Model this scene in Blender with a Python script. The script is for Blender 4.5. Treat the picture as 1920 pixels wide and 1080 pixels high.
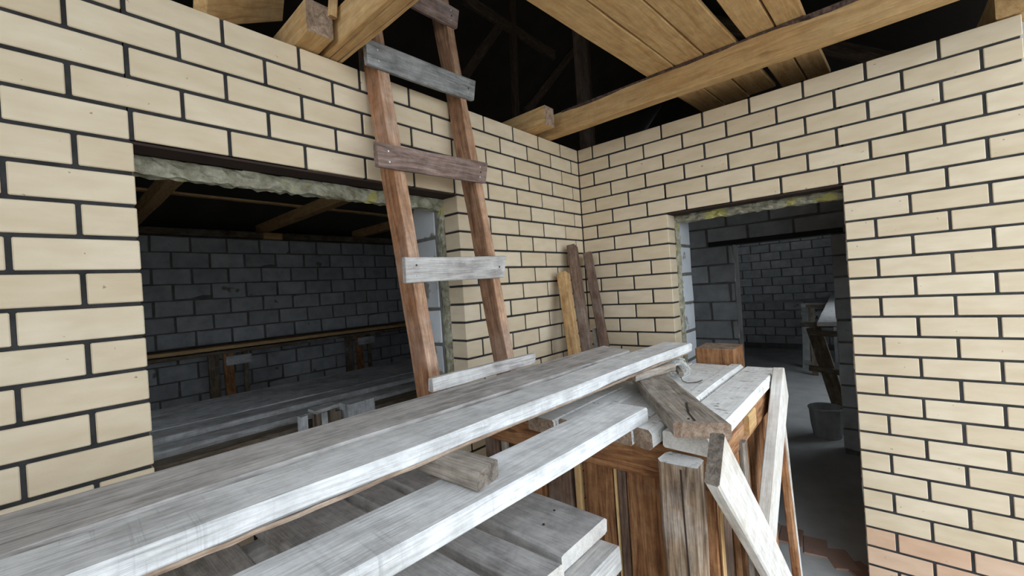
import bpy, bmesh, math, random
from mathutils import Matrix, Vector

# ------------------------------------------------------------------ scene, camera, light
scene = bpy.context.scene
for o in list(bpy.data.objects):
    bpy.data.objects.remove(o)
COL = scene.collection
H = 2.75                     # height of the brick walls
scene.view_settings.view_transform = 'Standard'
scene.view_settings.look = 'None'
scene.view_settings.gamma = 1.0
scene.view_settings.use_curve_mapping = False
scene.view_settings.exposure = 1.0

cam_data = bpy.data.cameras.new('camera')
cam = bpy.data.objects.new('camera', cam_data)
COL.objects.link(cam)
cam_data.sensor_fit = 'HORIZONTAL'
cam_data.sensor_width = 36.0
cam_data.lens = 36.0 * 794.21 / 1920.0
cam_data.clip_start = 0.02
cam.matrix_world = (Matrix.Translation((-2.8066, -1.6921, H - 1.0171)) @ Matrix.Rotation(-0.8545, 4, 'Z')
                    @ Matrix.Rotation(1.5713, 4, 'X') @ Matrix.Rotation(-0.0673, 4, 'Z'))
scene.camera = cam

world = bpy.data.worlds.new('overcast_sky')
scene.world = world
world.use_nodes = True
wbg = world.node_tree.nodes['Background']
wbg.inputs['Color'].default_value = (0.80, 0.90, 1.0, 1)
wbg.inputs['Strength'].default_value = 1.9

# ------------------------------------------------------------------ materials
def new_mat(name):
    m = bpy.data.materials.new(name)
    m.use_nodes = True
    nt = m.node_tree
    b = nt.nodes['Principled BSDF']
    b.inputs['Roughness'].default_value = 0.85
    b.inputs['Specular IOR Level'].default_value = 0.25
    return m, nt, b

def nd(nt, t, **kw):
    n = nt.nodes.new(t)
    for k, v in kw.items():
        setattr(n, k, v)
    return n

def ramp(nt, fac, stops):
    r = nd(nt, 'ShaderNodeValToRGB')
    e = r.color_ramp.elements
    while len(e) < len(stops):
        e.new(0.5)
    for el, (p, c) in zip(e, stops):
        el.position = p
        el.color = (c[0], c[1], c[2], 1)
    nt.links.new(fac, r.inputs[0])
    return r.outputs[0]

def mix(nt, fac, a, b, mode='MIX'):
    n = nd(nt, 'ShaderNodeMix', data_type='RGBA', blend_type=mode)
    for sock, v in ((n.inputs[0], fac), (n.inputs[6], a), (n.inputs[7], b)):
        if hasattr(v, 'links'):
            nt.links.new(v, sock)
        elif isinstance(v, (int, float)):
            sock.default_value = v
        else:
            sock.default_value = (v[0], v[1], v[2], 1)
    return n.outputs[2]

def coords(nt, scale, rand=37.0):
    tc = nd(nt, 'ShaderNodeTexCoord')
    oi = nd(nt, 'ShaderNodeObjectInfo')
    mul = nd(nt, 'ShaderNodeMath', operation='MULTIPLY')
    mul.inputs[1].default_value = rand
    nt.links.new(oi.outputs['Random'], mul.inputs[0])
    add = nd(nt, 'ShaderNodeVectorMath', operation='ADD')
    nt.links.new(tc.outputs['Object'], add.inputs[0])
    nt.links.new(mul.outputs[0], add.inputs[1])
    mp = nd(nt, 'ShaderNodeMapping')
    mp.inputs['Scale'].default_value = scale
    nt.links.new(add.outputs[0], mp.inputs[0])
    return mp.outputs[0], oi.outputs['Random'], add.outputs[0]

def noise(nt, vec, scale, detail=4, rough=0.55, dist=0.0):
    n = nd(nt, 'ShaderNodeTexNoise')
    n.inputs['Scale'].default_value = scale
    n.inputs['Detail'].default_value = detail
    n.inputs['Roughness'].default_value = rough
    n.inputs['Distortion'].default_value = dist
    nt.links.new(vec, n.inputs['Vector'])
    return n.outputs['Fac']

def bump(nt, b, h, strength=0.3, dist=0.004):
    n = nd(nt, 'ShaderNodeBump')
    n.inputs['Strength'].default_value = strength
    n.inputs['Distance'].default_value = dist
    nt.links.new(h, n.inputs['Height'])
    nt.links.new(n.outputs[0], b.inputs['Normal'])

def wood(name, light, mid, dark, dust=None, dust_amt=0.5, knots=0.35, var=0.25, saw=0.0, specks=0.0, bstr=0.45, fine_c=0.42, mott=0.30):
    m, nt, b = new_mat(name)
    v, rnd, raw = coords(nt, (1.0, 9.0, 9.0))
    g = noise(nt, v, 4.0, 5, 0.6, 0.9)
    col = ramp(nt, g, [(0.34, dark), (0.5, mid), (0.65, light)])
    mp = nd(nt, 'ShaderNodeMapping'); mp.inputs['Scale'].default_value = (1.6, 40, 40)
    nt.links.new(raw, mp.inputs[0])
    fine = noise(nt, mp.outputs[0], 5.0, 4, 0.65)
    fcol = ramp(nt, fine, [(0.32, (fine_c, fine_c * 0.96, fine_c * 0.92)), (0.58, (1, 1, 1))])
    col = mix(nt, 0.65, col, fcol, 'MULTIPLY')
    # knots
    mk = nd(nt, 'ShaderNodeMapping'); mk.inputs['Scale'].default_value = (3.2, 7.0, 7.0)
    nt.links.new(raw, mk.inputs[0])
    vo = nd(nt, 'ShaderNodeTexVoronoi'); vo.inputs['Scale'].default_value = 1.0
    nt.links.new(mk.outputs[0], vo.inputs['Vector'])
    kf = ramp(nt, vo.outputs['Distance'], [(0.05, (1, 1, 1)), (0.13, (0, 0, 0))])
    kb = nd(nt, 'ShaderNodeRGBToBW'); nt.links.new(kf, kb.inputs[0])
    km = nd(nt, 'ShaderNodeMath', operation='MULTIPLY'); km.inputs[1].default_value = knots
    nt.links.new(kb.outputs[0], km.inputs[0])
    col = mix(nt, km.outputs[0], col, [c * 0.4 for c in dark])
    mo = noise(nt, raw, 16, 7, 0.68)
    mcol = ramp(nt, mo, [(0.34, (1 - mott,) * 3), (0.62, (1.06, 1.06, 1.06))])
    col = mix(nt, 1.0, col, mcol, 'MULTIPLY')
    # tone from piece to piece
    rv = ramp(nt, rnd, [(0.0, (1 - var,) * 3), (1.0, (1.0, 1.0, 1.0))])
    col = mix(nt, 1.0, col, rv, 'MULTIPLY')
    if saw:
        mw_ = nd(nt, 'ShaderNodeMapping'); mw_.inputs['Scale'].default_value = (60, 2.2, 2.2)
        mw_.inputs['Rotation'].default_value = (0, 0, 0.05)
        nt.links.new(raw, mw_.inputs[0])
        wv = noise(nt, mw_.outputs[0], 2.0, 3, 0.6)
        sw = ramp(nt, wv, [(0.30, (1 - saw,) * 3), (0.43, (1, 1, 1))])
        col = mix(nt, 1.0, col, sw, 'MULTIPLY')
    if dust:
        d = noise(nt, raw, 3.2, 6, 0.62)
        lo = 0.75 - dust_amt * 0.5
        df = ramp(nt, d, [(lo - 0.16, (0, 0, 0)), (lo + 0.14, (0.85, 0.85, 0.85))])
        db = nd(nt, 'ShaderNodeRGBToBW'); nt.links.new(df, db.inputs[0])
        col = mix(nt, db.outputs[0], col, mix(nt, 1.0, mix(nt, 0.45, dust, fcol, 'MULTIPLY'), mcol, 'MULTIPLY'))
    if specks:
        ms = nd(nt, 'ShaderNodeMapping'); ms.inputs['Scale'].default_value = (1.6, 0.75, 1.0)
        nt.links.new(raw, ms.inputs[0])
        s = noise(nt, ms.outputs[0], 24, 5, 0.62, 0.6)
        sf = ramp(nt, s, [(0.60, (0, 0, 0)), (0.67, (specks,) * 3)])
        sb = nd(nt, 'ShaderNodeRGBToBW'); nt.links.new(sf, sb.inputs[0])
        col = mix(nt, sb.outputs[0], col, (0.09, 0.075, 0.06))
    nt.links.new(col, b.inputs['Base Color'])
    bump(nt, b, fine, bstr, 0.003)
    return m

M = {}
M['grey'] = wood('weathered_grey_wood', (0.60, 0.565, 0.535), (0.49, 0.455, 0.43), (0.29, 0.26, 0.235), dust=(0.66, 0.64, 0.615), dust_amt=0.4, var=0.08, mott=0.22)
M['white'] = wood('whitened_grey_wood', (0.70, 0.695, 0.685), (0.61, 0.60, 0.59), (0.42, 0.405, 0.39), dust=(0.80, 0.795, 0.785), dust_amt=0.65, var=0.06, knots=0.25, saw=0.35, mott=0.2)
M['deck'] = wood('dusty_deck_wood', (0.44, 0.405, 0.385), (0.34, 0.305, 0.285), (0.20, 0.175, 0.16), dust=(0.62, 0.595, 0.575), dust_amt=0.6, var=0.2, knots=0.3)
M['chalk'] = wood('chalky_table_wood', (0.62, 0.61, 0.59), (0.53, 0.51, 0.49), (0.38, 0.35, 0.32), dust=(0.84, 0.825, 0.80), dust_amt=0.95, var=0.06, knots=0.25, specks=0.8, mott=0.15, fine_c=0.7)
M['oldcrack'] = wood('old_brown_grey_wood', (0.50, 0.43, 0.36), (0.36, 0.30, 0.24), (0.18, 0.14, 0.105), dust=(0.52, 0.47, 0.42), dust_amt=0.3, var=0.15, bstr=0.7, fine_c=0.30)
M['red'] = wood('red_brown_wood', (0.52, 0.27, 0.125), (0.39, 0.18, 0.075), (0.19, 0.075, 0.032), var=0.3, knots=0.5, saw=0.12, dust=(0.46, 0.30, 0.19), dust_amt=0.08)
M['ladder'] = wood('ladder_rail_wood', (0.52, 0.28, 0.155), (0.42, 0.20, 0.10), (0.27, 0.115, 0.055), var=0.12, knots=0.4, dust=(0.52, 0.36, 0.28), dust_amt=0.22)
M['raillit'] = wood('pinkish_lit_rail_face', (0.60, 0.385, 0.255), (0.50, 0.29, 0.175), (0.34, 0.17, 0.095), var=0.05, knots=0.3, dust=(0.62, 0.45, 0.35), dust_amt=0.25)  # paler copy of the rail wood: light on the front faces put into the colour
M['railgrey'] = wood('ladder_rail_brown_wood', (0.44, 0.25, 0.15), (0.33, 0.175, 0.10), (0.20, 0.10, 0.055), var=0.12, knots=0.4, dust=(0.45, 0.30, 0.22), dust_amt=0.2)
M['rungdark'] = wood('bluish_grey_rung_wood', (0.40, 0.40, 0.40), (0.30, 0.30, 0.30), (0.17, 0.165, 0.16), dust=(0.42, 0.42, 0.42), dust_amt=0.3, var=0.05)
M['rungmauve'] = wood('purple_brown_wood', (0.42, 0.30, 0.255), (0.31, 0.215, 0.18), (0.18, 0.12, 0.10), var=0.1, dust=(0.45, 0.40, 0.38), dust_amt=0.12)
M['pine'] = wood('fresh_pine_wood', (0.64, 0.43, 0.205), (0.58, 0.365, 0.165), (0.47, 0.275, 0.11), var=0.12, knots=0.3, bstr=0.2, fine_c=0.78, mott=0.14)
M['pine_orange'] = wood('orange_pine_wood', (0.68, 0.45, 0.23), (0.60, 0.375, 0.175), (0.44, 0.25, 0.105), var=0.05, knots=0.5, fine_c=0.65)
M['brown'] = wood('brown_stained_wood', (0.27, 0.175, 0.125), (0.20, 0.125, 0.088), (0.12, 0.07, 0.048), var=0.2, dust=(0.36, 0.29, 0.24), dust_amt=0.2)
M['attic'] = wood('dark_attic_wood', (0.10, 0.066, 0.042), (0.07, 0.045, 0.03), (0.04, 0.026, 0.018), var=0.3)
M['braced'] = wood('pale_leaning_wood', (0.66, 0.60, 0.53), (0.57, 0.50, 0.42), (0.42, 0.34, 0.26), dust=(0.74, 0.715, 0.68), dust_amt=0.5, var=0.04, knots=0.35, mott=0.16, fine_c=0.6)
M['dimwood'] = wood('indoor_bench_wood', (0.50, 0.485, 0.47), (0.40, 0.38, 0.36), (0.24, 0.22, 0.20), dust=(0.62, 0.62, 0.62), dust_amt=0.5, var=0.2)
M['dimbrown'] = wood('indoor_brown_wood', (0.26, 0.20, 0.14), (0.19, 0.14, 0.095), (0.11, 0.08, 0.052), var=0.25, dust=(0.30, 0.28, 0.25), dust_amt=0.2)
M['post'] = wood('split_post_wood', (0.54, 0.43, 0.33), (0.33, 0.225, 0.145), (0.11, 0.065, 0.04), dust=(0.60, 0.54, 0.49), dust_amt=0.12, var=0.05, knots=0.5, bstr=0.8)
M['endbrown'] = wood('brown_end_grain', (0.54, 0.41, 0.31), (0.42, 0.30, 0.215), (0.27, 0.175, 0.12), var=0.2, knots=0.1, bstr=0.8)
M['endgrey'] = wood('grey_end_grain', (0.36, 0.31, 0.26), (0.26, 0.215, 0.175), (0.14, 0.11, 0.09), var=0.2, knots=0.1, bstr=1.0)
M['bark'] = wood('rough_bark', (0.20, 0.13, 0.095), (0.11, 0.068, 0.05), (0.05, 0.03, 0.024), var=0.1, knots=0.2, specks=0.5, bstr=1.0)

def brick_mat(name, c0, c1, c2):
    m, nt, b = new_mat(name)
    v, rnd, raw = coords(nt, (3, 3, 9))
    n = noise(nt, v, 2.5, 3, 0.5)
    base = ramp(nt, rnd, [(0.0, c0), (0.5, c1), (1.0, c2)])
    t = ramp(nt, n, [(0.3, (0.90, 0.87, 0.83)), (0.7, (1.02, 1.02, 1.03))])
    col = mix(nt, 1.0, base, t, 'MULTIPLY')
    s = noise(nt, raw, 42, 2, 0.5)
    sf = ramp(nt, s, [(0.735, (0, 0, 0)), (0.77, (0.7, 0.7, 0.7))])
    sb = nd(nt, 'ShaderNodeRGBToBW'); nt.links.new(sf, sb.inputs[0])
    col = mix(nt, sb.outputs[0], col, (0.20, 0.15, 0.10))
    nt.links.new(col, b.inputs['Base Color'])
    b.inputs['Roughness'].default_value = 0.7
    f = noise(nt, raw, 160, 2, 0.5)
    bump(nt, b, f, 0.12, 0.002)
    return m
M['brick'] = brick_mat('cream_face_brick', (0.635, 0.52, 0.362), (0.675, 0.56, 0.402), (0.715, 0.605, 0.447))
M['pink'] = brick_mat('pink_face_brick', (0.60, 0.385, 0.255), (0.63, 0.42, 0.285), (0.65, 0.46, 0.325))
M['redbrick'] = brick_mat('red_paver_brick', (0.33, 0.20, 0.155), (0.36, 0.22, 0.17), (0.40, 0.26, 0.21))

def rough_mat(name, a, bcol, scale, bstr=0.4, detail=6, patch=None, patch_lo=0.6):
    m, nt, b = new_mat(name)
    v, rnd, raw = coords(nt, (1, 1, 1))
    n = noise(nt, v, scale, detail, 0.6)
    col = ramp(nt, n, [(0.3, a), (0.7, bcol)])
    rv = ramp(nt, rnd, [(0.0, (0.82, 0.82, 0.82)), (1.0, (1.06, 1.06, 1.06))])
    col = mix(nt, 1.0, col, rv, 'MULTIPLY')
    if patch:
        p = noise(nt, raw, 5.5, 3, 0.5)
        pf = ramp(nt, p, [(patch_lo, (0, 0, 0)), (patch_lo + 0.03, (1, 1, 1))])
        pb = nd(nt, 'ShaderNodeRGBToBW'); nt.links.new(pf, pb.inputs[0])
        col = mix(nt, pb.outputs[0], col, patch)
    nt.links.new(col, b.inputs['Base Color'])
    f = noise(nt, raw, scale * 9, 3, 0.6)
    bump(nt, b, f, bstr, 0.004)
    b.inputs['Roughness'].default_value = 0.95
    return m
M['mortar'] = rough_mat('charcoal_mortar', (0.022, 0.021, 0.021), (0.055, 0.053, 0.053), 14)
M['block'] = rough_mat('grey_concrete_block', (0.34, 0.345, 0.345), (0.52, 0.525, 0.525), 7, 0.8, patch=(0.19, 0.18, 0.165), patch_lo=0.70)
M['blockreveal'] = rough_mat('pale_concrete_block', (0.52, 0.54, 0.56), (0.64, 0.66, 0.68), 5, 0.5, patch=(0.27, 0.24, 0.205), patch_lo=0.60)
M['blockmortar'] = rough_mat('grey_block_mortar', (0.12, 0.115, 0.105), (0.20, 0.195, 0.18), 9, 0.6)
M['concrete'] = rough_mat('concrete_floor', (0.38, 0.37, 0.355), (0.52, 0.51, 0.49), 3.5, 0.5)
M['soil'] = rough_mat('yard_soil', (0.33, 0.30, 0.25), (0.44, 0.40, 0.34), 2.0, 0.5)
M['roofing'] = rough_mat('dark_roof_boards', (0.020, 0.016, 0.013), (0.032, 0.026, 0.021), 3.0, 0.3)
M['steel'] = rough_mat('dark_primed_steel', (0.035, 0.022, 0.018), (0.055, 0.035, 0.028), 8, 0.2)
M['wool'] = rough_mat('mineral_wool', (0.17, 0.155, 0.10), (0.46, 0.44, 0.34), 26, 1.0, patch=(0.40, 0.365, 0.13), patch_lo=0.60)
M['stone'] = rough_mat('dirty_white_plaster', (0.26, 0.255, 0.245), (0.40, 0.395, 0.38), 7, 0.5)
def plain(name, c, rough=0.6, metal=0.0):
    m, nt, b = new_mat(name)
    v, rnd, raw = coords(nt, (1, 1, 1))
    n = noise(nt, v, 60, 2, 0.5)
    col = ramp(nt, n, [(0.3, [x * 0.85 for x in c]), (0.7, c)])
    nt.links.new(col, b.inputs['Base Color'])
    b.inputs['Roughness'].default_value = rough
    b.inputs['Metallic'].default_value = metal
    return m
M['nail'] = plain('nail_steel', (0.62, 0.62, 0.63), 0.4, 0.6)
M['naildark'] = plain('rusty_nail', (0.05, 0.035, 0.03), 0.6)
M['twine'] = plain('white_twine', (0.66, 0.65, 0.62), 0.8)
M['bitumen'] = plain('dark_rubber', (0.02, 0.02, 0.02), 0.7)

# ------------------------------------------------------------------ helpers
W = {}
def link(name, mesh, mat, mw=None, parent=None):
    o = bpy.data.objects.new(name, mesh)
    COL.objects.link(o)
    if mesh is not None and mat is not None and not mesh.materials:
        mesh.materials.append(mat if not isinstance(mat, str) else M[mat])
    mw = mw if mw is not None else Matrix.Identity(4)
    W[o.name] = mw.copy()
    if parent is not None:
        o.parent = parent
        o.matrix_basis = W[parent.name].inverted() @ mw
    else:
        o.matrix_basis = mw
    return o

def tag(o, label=None, cat=None, group=None, kind=None):
    if label: o['label'] = label
    if cat: o['category'] = cat
    if group: o['group'] = group
    if kind: o['kind'] = kind
    return o

def empty(name, loc, label=None, cat=None, group=None, kind=None):
    o = link(name, None, None, Matrix.Translation(loc))
    o.empty_display_size = 0.1
    return tag(o, label, cat, group, kind)

def mesh_from(name, verts, faces):
    me = bpy.data.meshes.new(name)
    me.from_pydata(verts, [], faces)
    me.update()
    return me

def boxes_mesh(name, boxes):
    vs, fs = [], []
    for (x0, x1, y0, y1, z0, z1) in boxes:
        n = len(vs)
        vs += [(x0, y0, z0), (x1, y0, z0), (x1, y1, z0), (x0, y1, z0), (x0, y0, z1), (x1, y0, z1), (x1, y1, z1), (x0, y1, z1)]
        fs += [tuple(n + i for i in f) for f in ((3, 2, 1, 0), (4, 5, 6, 7), (0, 1, 5, 4), (1, 2, 6, 5), (2, 3, 7, 6), (3, 0, 4, 7))]
    return mesh_from(name, vs, fs)

_cham = {}
def chambox(lx, ly, lz, c=0.003, tagname='piece', jitter=0.0, seed=0):
    key = (round(lx, 3), round(ly, 3), round(lz, 3), c, tagname, jitter and seed)
    if key in _cham:
        return _cham[key]
    bm = bmesh.new()
    bmesh.ops.create_cube(bm, size=1.0)
    for v in bm.verts:
        v.co.x *= lx; v.co.y *= ly; v.co.z *= lz
    bmesh.ops.bevel(bm, geom=list(bm.edges), offset=c, segments=1, affect='EDGES')
    if jitter:
        r = random.Random(seed)
        for v in bm.verts:
            v.co += Vector((r.uniform(-1, 1), r.uniform(-1, 1), r.uniform(-1, 1))) * jitter
    me = bpy.data.meshes.new(tagname)
    bm.to_mesh(me); bm.free()
    _cham[key] = me
    return me

SEED = [100]
def board_mesh(name, L, Wd, T, ch=0.004, wav=0.0018, seg=0.11, bow=0.0, skew0=0.0, skew1=0.0, wane=None, end=None, mat=None, face=None):
    """a sawn board: local X along its length, Y its width, Z its thickness; chamfered, wavy edges, ragged ends"""
    SEED[0] += 1
    r = random.Random(SEED[0])
    n = max(3, min(40, int(L / seg)))
    ph = [r.uniform(0, 6.28) for _ in range(16)]
    fr = [r.uniform(2.5, 9.0) for _ in range(16)]
    y, z = Wd / 2, T / 2
    sec = [(-y + ch, -z), (y - ch, -z), (y, -z + ch), (y, z - ch), (y - ch, z), (-y + ch, z), (-y, z - ch), (-y, -z + ch)]
    vs, fs = [], []
    for i in range(n + 1):
        t = i / n
        x = -L / 2 + L * t
        wl = wav * (math.sin(fr[0] * x + ph[0]) + 0.5 * math.sin(2.7 * fr[1] * x + ph[1]))
        wr = wav * (math.sin(fr[2] * x + ph[2]) + 0.5 * math.sin(2.7 * fr[3] * x + ph[3]))
        wz = bow * 4 * t * (1 - t) + 0.35 * wav * math.sin(fr[4] * x + ph[4])
        tw = 0.25 * wav * math.sin(fr[5] * 0.5 * x + ph[5])
        for k, (a, b) in enumerate(sec):
            off = wl if a < 0 else wr
            xx = x
            if i == 0: xx += skew0 * (a / Wd) * 2 + r.uniform(-0.0025, 0.0025)
            if i == n: xx += skew1 * (a / Wd) * 2 + r.uniform(-0.0025, 0.0025)
            aa, bb = a + off, b + wz + tw * (1 if a > 0 else -1)
            if wane and k in wane:
                aa -= math.copysign(0.006 + 0.005 * math.sin(5.1 * x + ph[6]) + 0.003 * math.sin(17 * x + ph[7]), a)
            vs.append((xx, aa, bb))
    for i in range(n):
        for k in range(8):
            a = i * 8 + k; b = i * 8 + (k + 1) % 8
            fs.append((a, a + 8, b + 8, b))
    fs.append(tuple(range(8)))
    fs.append(tuple(n * 8 + k for k in reversed(range(8))))
    me = mesh_from(name, vs, fs)
    if end:
        me.materials.append(M[mat] if isinstance(mat, str) else mat)
        me.materials.append(M[end])
        for p in list(me.polygons)[-2:]:
            p.material_index = 1
    if face:
        if not me.materials:
            me.materials.append(M[mat])
        me.materials.append(M[face])
        fi = len(me.materials) - 1
        for p in list(me.polygons)[:n * 8]:
            if p.index % 8 == 4:
                p.material_index = fi
    return me

def frame(p0, p1, up=(0, 0, 1)):
    p0, p1, up = Vector(p0), Vector(p1), Vector(up)
    x = (p1 - p0).normalized()
    z = (up - x * up.dot(x)).normalized()
    y = z.cross(x)
    m = Matrix((x, y, z)).transposed().to_4x4()
    return Matrix.Translation((p0 + p1) / 2) @ m, (p1 - p0).length

def beam(name, p0, p1, w, t, mat, parent=None, up=(0, 0, 1), label=None, cat=None, group=None, **kw):
    m, L = frame(p0, p1, up)
    o = link(name, board_mesh(name, L, w, t, mat=mat, **kw), mat, m, parent)
    return tag(o, label, cat, group)

def nail_mesh():
    bm = bmesh.new()
    bmesh.ops.create_cone(bm, cap_ends=True, segments=8, radius1=0.0045, radius2=0.0035, depth=0.003)
    me = bpy.data.meshes.new('nail'); bm.to_mesh(me); bm.free()
    return me
NAIL = nail_mesh(); NAIL.materials.append(M['nail'])
NAILD = nail_mesh(); NAILD.materials.append(M['naildark'])
def nail(parent, lx, ly, lz, dark=False, flip=False):
    mw = W[parent.name] @ Matrix.Translation((lx, ly, lz))
    return link('nail', NAILD if dark else NAIL, None, mw, parent)

def tube_mesh(name, pts, rad, ns=5):
    vs, fs = [], []
    for i, p in enumerate(pts):
        a = Vector(pts[max(i - 1, 0)]); b = Vector(pts[min(i + 1, len(pts) - 1)])
        d = (b - a).normalized()
        u = d.cross(Vector((0.3, 0.2, 1))).normalized(); v = d.cross(u)
        for k in range(ns):
            t = 2 * math.pi * k / ns
            vs.append(tuple(Vector(p) + (u * math.cos(t) + v * math.sin(t)) * rad))
    for i in range(len(pts) - 1):
        for k in range(ns):
            a, b = i * ns + k, i * ns + (k + 1) % ns
            fs.append((a, b, b + ns, a + ns))
    fs.append(tuple(reversed(range(ns)))); fs.append(tuple((len(pts) - 1) * ns + k for k in range(ns)))
    return mesh_from(name, vs, fs)

# ------------------------------------------------------------------ setting: ground, floor
ground = link('ground', boxes_mesh('ground', [(-14, 16, -16, 10, -0.25, -0.02)]), 'soil'); tag(ground, 'bare soil yard outside the building', 'ground', kind='structure')
floor = link('floor', boxes_mesh('floor', [(-4.2, 8.6, -2.7, 5.2, -0.12, 0.0)]), 'concrete'); tag(floor, 'rough grey concrete floor', 'floor', kind='structure')
rb = random.Random(4)
for i, (bx, by, a) in enumerate([(0.345, -1.299, 0.12), (0.285, -1.428, 0.42), (0.395, -1.165, 0.05), (0.40, -1.03, 0.0), (0.40, -0.895, 0.02), (0.21, -1.535, 0.7)]):
    me = chambox(0.205, 0.126, 0.05, 0.006, 'paver')
    link('brick', me, 'redbrick', Matrix.Translation((bx, by, -0.017)) @ Matrix.Rotation(a, 4, 'Z') @ Matrix.Rotation(rb.uniform(-.02, .02), 4, 'X'), floor)

# ------------------------------------------------------------------ face-brick walls
PV, BH, JT, BU = 0.0988, 0.0872, 0.0118, 0.26
def course_bricks(solids, joints):
    out = []
    for a, b in solids:
        cuts = [j for j in joints if a + 0.03 < j < b - 0.03]
        e = [a] + [v for j in cuts for v in (j - JT / 2, j + JT / 2)] + [b]
        out += [(e[i], e[i + 1]) for i in range(0, len(e), 2)]
    return out

wall_left = link('wall_left', boxes_mesh('wall_left', [(-3.40, -2.577, 0.005, 0.12, 0, H - 0.008), (-2.58, -1.25, 0.005, 0.12, 2.262, H - 0.008),
                 (-1.256, 0.12, 0.005, 0.12, 0, H - 0.008), (-2.58, -1.25, 0.005, 0.12, 0, 0.962)]), 'mortar')
tag(wall_left, 'cream brick wall with dark joints and a wide opening behind the ladder', 'wall', kind='structure')
wall_right = link('wall_right', boxes_mesh('wall_right', [(0.005, 0.12, -0.644, 0.004, 0, H - 0.008), (0.005, 0.12, -1.58, -0.64, 2.163, H - 0.008),
                 (0.005, 0.12, -2.188, -1.573, 0, H - 0.008)]), 'mortar')
tag(wall_right, 'cream brick wall with dark joints and a doorway', 'wall', kind='structure')
rj = random.Random(11)
RZ90 = Matrix.Rotation(math.pi / 2, 4, 'Z')
def put_brick(wall, side, a, b, z, mat):
    ln = round(b - a, 3)
    pk = mat == 'pink'
    me = chambox(ln, 0.12, BH, 0.0028, 'brick_pink' if pk else 'brick')
    j = Matrix.Translation((rj.uniform(-.0006, .0006), rj.uniform(-.0012, .0012), rj.uniform(-.0006, .0006))) @ Matrix.Rotation(rj.uniform(-.0025, .0025), 4, 'Z')
    if side == 'L':
        mw = Matrix.Translation((-(a + b) / 2, 0.06, z)) @ j
    else:
        mw = Matrix.Translation((0.06, -(a + b) / 2, z)) @ RZ90 @ j
    link('brick', me, mat, mw, wall)
for c in range(28):
    zt = H - c * PV
    z = zt - JT * (0 if c == 0 else 0.5) - BH / 2 - (0.005 if c == 0 else 0)
    z = H - c * PV - PV / 2
    ev = c % 2 == 0
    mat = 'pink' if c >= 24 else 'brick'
    off = 0.2325 if ev else 0.1004
    jl = [off + BU * i for i in range(16)]
    if c < 5 or c >= 18:
        sol = course_bricks([(0.004, 3.40)], jl)
    else:
        p = 2.8298 if ev else 2.6969
        sol = course_bricks([(0.004, 1.262)], jl) + course_bricks([(2.571, 3.40)], [p + BU * i for i in range(6)])
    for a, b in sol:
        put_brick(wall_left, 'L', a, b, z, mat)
    off = 0.1248 if ev else 0.2555
    jr = [off + BU * i for i in range(12)]
    if c < 6:
        sol = course_bricks([(0.004, 2.195)], jr)
    else:
        sol = course_bricks([(0.004, 0.650), (1.567, 2.195)], jr)
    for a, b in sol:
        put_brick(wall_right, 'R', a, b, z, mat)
# steel angles carrying the bricks over the openings
link('lintel_plate', boxes_mesh('lintel_plate', [(-2.66, -1.16, 0.008, 0.118, 2.2505, 2.2585), (-2.66, -1.16, 0.11, 0.118, 2.2505, 2.31)]), 'steel', None, wall_left)
link('lintel_plate', boxes_mesh('lintel_plate', [(0.008, 0.118, -1.66, -0.56, 2.1505, 2.159), (0.11, 0.118, -1.66, -0.56, 2.1505, 2.21)]), 'steel', None, wall_right)

# mineral wool showing between the brick and the blocks
def wool_strip(name, p0, p1, w, t, up, wall, amp=0.017, seed=1):
    m, L = frame(p0, p1, up)
    r = random.Random(seed)
    nx, ns = max(8, int(L / 0.022)), 14
    vs, fs = [], []
    for i in range(nx + 1):
        for k in range(ns):
            a = 2 * math.pi * k / ns
            ca, sa = math.cos(a), math.sin(a)
            q = 1 / max(abs(ca), abs(sa)) * 0.94
            rr = 1 + r.uniform(-1, 1) * amp / w * 1.3
            vs.append((-L / 2 + L * i / nx + r.uniform(-.004, .004), ca * q * w / 2 * rr, sa * q * t / 2 * (1 + r.uniform(-1, 1) * amp / t * 0.7)))
    for i in range(nx):
        for k in range(ns):
            a, b = i * ns + k, i * ns + (k + 1) % ns
            fs.append((a, b, b + ns, a + ns))
    fs.append(tuple(reversed(range(ns)))); fs.append(tuple(nx * ns + k for k in range(ns)))
    return link(name, mesh_from(name, vs, fs), 'wool', m, wall)
wool_strip('insulation', (-2.60, 0.148, 2.222), (-1.27, 0.148, 2.222), 0.055, 0.065, (0, 0, 1), wall_left, seed=3)
wool_strip('insulation', (-1.25, 0.147, 0.97), (-1.25, 0.147, 2.26), 0.055, 0.05, (-1, 0, 0), wall_left, seed=4)
wool_strip('insulation', (-2.60, 0.147, 0.97), (-2.60, 0.147, 2.26), 0.055, 0.05, (1, 0, 0), wall_left, seed=5)
wool_strip('insulation', (0.147, -1.57, 2.128), (0.147, -0.65, 2.128), 0.055, 0.055, (0, 0, 1), wall_right, seed=6)
wool_strip('insulation', (0.147, -0.645, 0.02), (0.147, -0.645, 2.14), 0.055, 0.04, (0, -1, 0), wall_right, seed=7)
wool_strip('insulation', (0.147, -1.582, 0.02), (0.147, -1.582, 2.14), 0.055, 0.04, (0, 1, 0), wall_right, seed=8)

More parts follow.
